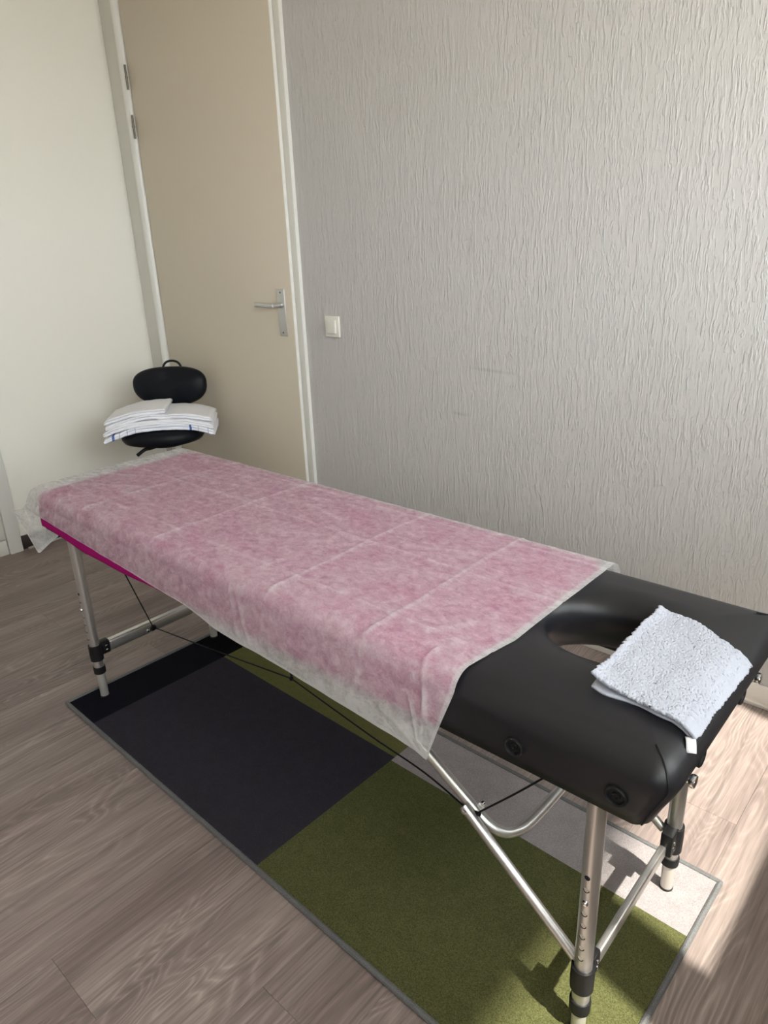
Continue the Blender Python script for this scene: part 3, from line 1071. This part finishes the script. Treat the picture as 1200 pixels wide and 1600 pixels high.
sh = make('table_cover', G().grid(allc), M_sheet, origin=(-1.3, 1.03, 0.672), angle=180,
          label='creased translucent white disposable cover over the magenta towel on the massage table', cat='sheet')
at_ = sh.data.attributes.new('crease', 'FLOAT', 'POINT')
at_.data.foreach_set('value', [w_ for c_ in allw for w_ in c_])

# white washcloth on the head end
def cush_top(x, y):
    c = ((TXM + TX1) / 2, (TY0 + TY1) / 2)
    d = -sdf_rr((x, y), c, (TX1 - TXM) / 2, (TY1 - TY0) / 2, 0.046)
    pr = [(dd, zz_) for dd, zz_ in PROF if zz_ >= 0.617]
    if d < 0:
        return 0.617 + d * 2.4
    return lerp_knots(pr, d)


A_, B_, C_, D_ = Vector((-0.386, 1.143, 0)), Vector((-0.217, 1.100, 0)), Vector((-0.222, 0.852, 0)), Vector((-0.382, 0.868, 0))
n1_, n2_ = 168, 140
top_, wob2 = [], []
rows = []
for i in range(n1_ + 1):
    s = i / n1_
    row = []
    for j in range(n2_ + 1):
        t = j / n2_
        p = (A_ * (1 - s) + D_ * s) * (1 - t) + (B_ * (1 - s) + C_ * s) * t
        ed = min(s, 1 - s, t, 1 - t)
        p.x += 0.004 * nz(s * 5, t * 5, 3)
        p.y += 0.006 * nz(s * 4, t * 4, 8)
        # outline waves
        if s < 0.15:
            p.y += (0.15 - s) / 0.15 * 0.010 * math.sin(t * 5.2 + 0.2)
        z = cush_top(p.x, p.y) + 0.011
        z += 0.003 * nz(s * 3.1, t * 3.3, 2) + 0.0005 * nz(p.x * 120, p.y * 120, 4) + random.uniform(-0.00075, 0.00075)
        z += 0.005 * math.exp(-((t - 0.0) / 0.06) ** 2)                  # rolled fold edge
        z += 0.007 * math.exp(-(((s - 1) / 0.12) ** 2 + (t / 0.25) ** 2))  # lifted corner
        row.append((p.x, p.y, z))
    rows.append(row)
wc = empty('washcloth', (-0.30, 1.0, 0.662), 'small white terry washcloth folded on the black head end over the face hole', 'cloth')
wt = make('upper_layer', G().grid(rows), M_towel, wc, angle=180)
md = wt.modifiers.new('thick', 'SOLIDIFY')
md.thickness = 0.005
md.offset = -1
rows2 = []
for i in range(0, n1_ + 1, 4):
    row = []
    for j in range(0, n2_ + 1, 4):
        s, t = i / n1_, j / n2_
        p = Vector(rows[i][j])
        cx_, cy_ = -0.30, 1.0
        p.x += (cx_ - p.x) * 0.035
        p.y += (cy_ - p.y) * 0.035 - (0.010 * math.exp(-(((s - 1) / 0.3) ** 2 + ((t - 0.15) / 0.22) ** 2)))
        row.append((p.x, p.y, cush_top(p.x, p.y) + 0.0055 + 0.0008 * nz(p.x * 90, p.y * 90)))
    rows2.append(row)
wl = make('lower_layer', G().grid(rows2), M_towel, wc, angle=180)
md = wl.modifiers.new('thick', 'SOLIDIFY')
md.thickness = 0.0035
md.offset = -1
# hanging loop at the near corner
cpt = Vector(rows[-1][-1])
lg = []
dl = Vector((0.012, -0.024, 0)).normalized()
sd_ = Vector((-dl.y, dl.x, 0))
for k in range(7):
    t = k / 6
    q = cpt + Vector((-0.006, 0.004, 0)) + dl * 0.022 * t
    q.z = max(cush_top(q.x, q.y), 0.60) + 0.006 + 0.004 * math.sin(math.pi * t)
    lg.append([tuple(q + sd_ * 0.0065 * w_) for w_ in (-1, -0.3, 0.3, 1)])
hl_ = make('hanging_loop', G().grid(lg), M_cotton, wc, angle=180)
md = hl_.modifiers.new('thick', 'SOLIDIFY')
md.thickness = 0.002


# ================================================================ STOOL WITH BACKREST
SX, SY = -2.84, 1.66
F = Vector((0.64, -0.77, 0)).normalized()     # facing direction
R = Vector((-F.y, F.x, 0))                       # to the right seen from the camera
stool = empty('massage_stool', (SX, SY, 0), 'black padded swivel stool with oval backrest holding white towels beside the beige door', 'stool')
O = Vector((SX, SY, 0))


def sp(r, f, z):
    return O + R * r + F * f + Vector((0, 0, z))


def super_ring(c, u, w_, a, b, n, p=2.6):
    out_ = []
    for j in range(n):
        th = 2 * math.pi * j / n
        ct, st_ = math.cos(th), math.sin(th)
        out_.append(c + u * (a * math.copysign(abs(ct) ** (2 / p), ct)) + w_ * (b * math.copysign(abs(st_) ** (2 / p), st_)))
    return out_


Z = Vector((0, 0, 1))
# seat : domed oval pad
lp = []
for k, (z, s) in enumerate([(0.512, 0.86), (0.517, 0.94), (0.531, 0.99), (0.548, 1.0), (0.562, 0.97), (0.572, 0.90), (0.578, 0.78), (0.581, 0.5), (0.582, 0.2)]):
    lp.append(super_ring(sp(0, 0.03, z + 0.007), R, F, 0.182 * s, 0.165 * s, 56, 2.25))
make('seat', G().rings(lp), M_seat, stool, angle=60)
make('seat_plate', G().lathe(sp(0, 0.0, 0.486), (0, 0, 1), [(0.05, 0), (0.085, 0.006), (0.09, 0.027)], 30), M_plastic, stool)
# backrest : padded rounded shape, wider than tall, flat top and tapered bottom
BT = math.radians(8)
bn = (F * math.cos(BT) + Z * math.sin(BT)).normalized()
bu = (Z * math.cos(BT) - F * math.sin(BT)).normalized()
bc = sp(0.0, -0.165, 0.733)
lp = []
for d, s in [(-0.026, 0.90), (-0.022, 0.96), (-0.010, 1.0), (0.006, 1.0), (0.018, 0.96), (0.026, 0.86), (0.030, 0.66), (0.031, 0.3)]:
    ring = []
    for j in range(64):
        th = 2 * math.pi * j / 64
        ct, st_ = math.cos(th), math.sin(th)
        a = 0.172 * math.copysign(abs(ct) ** (2 / 2.5), ct)
        b = (0.082 if st_ > 0 else 0.098) * math.copysign(abs(st_) ** (2 / (2.7 if st_ > 0 else 2.2)), st_)
        bend = 0.028 * (a / 0.183) ** 2
        ring.append(bc + R * a * s + bu * b * s + bn * (d + bend))
    lp.append(ring)
make('backrest', G().rings(lp), M_seat, stool, angle=60)
hp = spline([bc - bn * 0.03 + R * x + bu * y for x, y in ((-0.046, 0.045), (-0.043, 0.078), (-0.028, 0.100), (0.0, 0.108), (0.028, 0.100), (0.043, 0.078), (0.046, 0.045))], 5)
make('backrest_handle', G().tube(hp, 0.0055, 10), M_plastic, stool)
bp_ = [sp(0, -0.02, 0.478), sp(0, -0.12, 0.476), sp(0, -0.20, 0.482), sp(0, -0.232, 0.52), sp(0, -0.228, 0.62), sp(0, -0.208, 0.74)]
bar = G()
sl = spline(bp_, 6)
lps = []
for i, p in enumerate(sl):
    a = sl[max(0, i - 1)]
    b = sl[min(len(sl) - 1, i + 1)]
    tg = (b - a).normalized()
    nn = tg.cross(R).normalized()
    lps.append([p + R * x + nn * y for x, y in ((-0.02, -0.004), (0.02, -0.004), (0.02, 0.004), (-0.02, 0.004))])
make('backrest_bar', bar.rings(lps), M_plastic, stool, smooth=False)
# lever under the seat
LV1, LV2 = (-0.070, 0.492), (-0.104, 0.469)
lv = spline([sp(-0.02, 0.04, 0.492), sp(-0.05, 0.075, 0.490), sp(LV1[0], 0.10, LV1[1]), sp(LV2[0], 0.115, LV2[1])], 5)
make('height_lever', G().tube(lv, [0.004 + 0.004 * min(1, i / 8) for i in range(len(lv))], 10), M_plastic, stool)
# gas column, base and castors
make('column', G().lathe((SX, SY, 0.0), (0, 0, 1), [(0.026, 0.07), (0.026, 0.28), (0.022, 0.285), (0.0145, 0.286), (0.0145, 0.490)], 26), M_chrome, stool)
hub = make('base', G().lathe((SX, SY, 0.0), (0, 0, 1), [(0.03, 0.055), (0.042, 0.06), (0.042, 0.10), (0.032, 0.12)], 26), M_plastic, stool)
for k in range(5):
    a = 2 * math.pi * k / 5 + 0.35
    dv = Vector((math.cos(a), math.sin(a), 0))
    pd = Vector((-dv.y, dv.x, 0))
    lps = []
    for t, w_, zt, zb in ((0.03, 0.022, 0.105, 0.065), (0.14, 0.018, 0.090, 0.062), (0.25, 0.014, 0.078, 0.060)):
        c = O + dv * t
        lps.append([c + pd * w_ + Z * zb, c - pd * w_ + Z * zb, c - pd * w_ * 0.8 + Z * zt, c + pd * w_ * 0.8 + Z * zt])
    make('base_arm', G().rings(lps), M_plastic, hub, smooth=False)
    c = O + dv * 0.245
    cg = G()
    for s in (-1, 1):
        cg.lathe(c + pd * (s * 0.006) + Z * 0.0255, pd * s, [(0.019, 0), (0.0255, 0.001), (0.0255, 0.012), (0.020, 0.016)], 20)
    cg.tube([c + Z * 0.026, c + Z * 0.064], 0.006, 10)
    make('castor', cg, M_plastic, hub)


# folded towels bent over the seat
FT = Vector((0.77, -0.64, 0)).normalized()
RT = Vector((-FT.y, FT.x, 0))


def tp(r, f, z):
    return O + RT * r + FT * f + Vector((0, 0, z))


def folded(name, r0, r1, f0, f1, zb, th, sag, mat, label, lean=0.0, seed=0, layers=2, lsag=None):
    """a folded cloth: a flat slab with rounded fold, arched over the seat along R"""
    org = tp(0, 0, zb)
    geo = G()
    n = 60
    prof = []
    # cross-section in (f, z): folded edge in front with grooves between layers
    for k in range(layers):
        b0, b1 = k / layers, (k + 1) / layers
        for a in (-80, -45, 0, 45, 80):
            ar = math.radians(a)
            prof.append((f1 + 0.008 * math.cos(ar) - 0.008, b0 + (b1 - b0) * (0.5 + 0.5 * math.sin(ar))))
    top_n = [(f1 + (f0 - f1) * q, 1.0) for q in (0.08, 0.25, 0.5, 0.75, 0.92)]
    bot_n = [(f0 + (f1 - f0) * q, 0.0) for q in (0.08, 0.25, 0.5, 0.75, 0.92)]
    ring_p = prof + top_n + [(f0, 0.85), (f0 - 0.003, 0.5), (f0, 0.15)] + bot_n
    lps = []
    for i in range(n + 1):
        s = i / n
        r = r0 + (r1 - r0) * s
        endr = min(1.0, min(s, 1 - s) * n / 2.0)
        ring = []
        for f_, h in ring_p:
            q = r / 0.24
            zz_ = zb - (sag if r > 0 or lsag is None else lsag) * abs(q) ** 2.2
            zz_ += th * (0.5 + (h - 0.5) * (0.62 + 0.38 * endr)) + lean * f_
            zz_ += 0.005 * nz(r * 11, f_ * 9, seed) + 0.0022 * nz(r * 38, f_ * 22 + h, seed + 3)
            fr = f_ + 0.008 * nz(r * 9, h * 1.3, seed + 5)
            rr = r + 0.007 * nz(f_ * 12, h * 2, seed + 9) * (1 - endr)
            ring.append(tp(rr, fr, zz_))
        lps.append(ring)
    geo.rings(lps)
    # object axes follow the cloth: X along R
    rz = math.atan2(RT.y, RT.x)
    Mi = (Matrix.Translation(org) @ Matrix.Rotation(rz, 4, 'Z')).inverted()
    g2 = G()
    g2.v = [tuple(Mi @ Vector(p)) for p in geo.v]
    g2.f = geo.f
    o_ = make(name, g2, mat, angle=70, label=label, cat='towel', group='folded towels on the stool seat')
    o_.location = org
    o_.rotation_euler = (0, 0, rz)
    return o_


zt = 0.5905
folded('folded_towel', -0.236, 0.232, -0.10, 0.165, zt, 0.024, 0.045, M_stripe, 'white towel with blue stripes, lowest of the folded stack on the black stool', seed=1, lsag=0.050)
folded('folded_towel', -0.236, 0.229, -0.10, 0.160, zt + 0.0245, 0.022, 0.040, M_cotton, 'plain white towel, second from the bottom of the stack on the black stool', seed=11, lsag=0.047)
folded('folded_towel', -0.225, 0.226, -0.10, 0.150, zt + 0.047, 0.022, 0.038, M_cotton, 'wide plain white towel right below the half-width towel topping the stool stack', seed=21, lsag=0.045)
folded('folded_towel', -0.225, 0.035, -0.09, 0.150, zt + 0.0695, 0.022, 0.02, M_cotton, 'half-width white towel lying topmost on the left of the stool stack', seed=31, lsag=0.043)
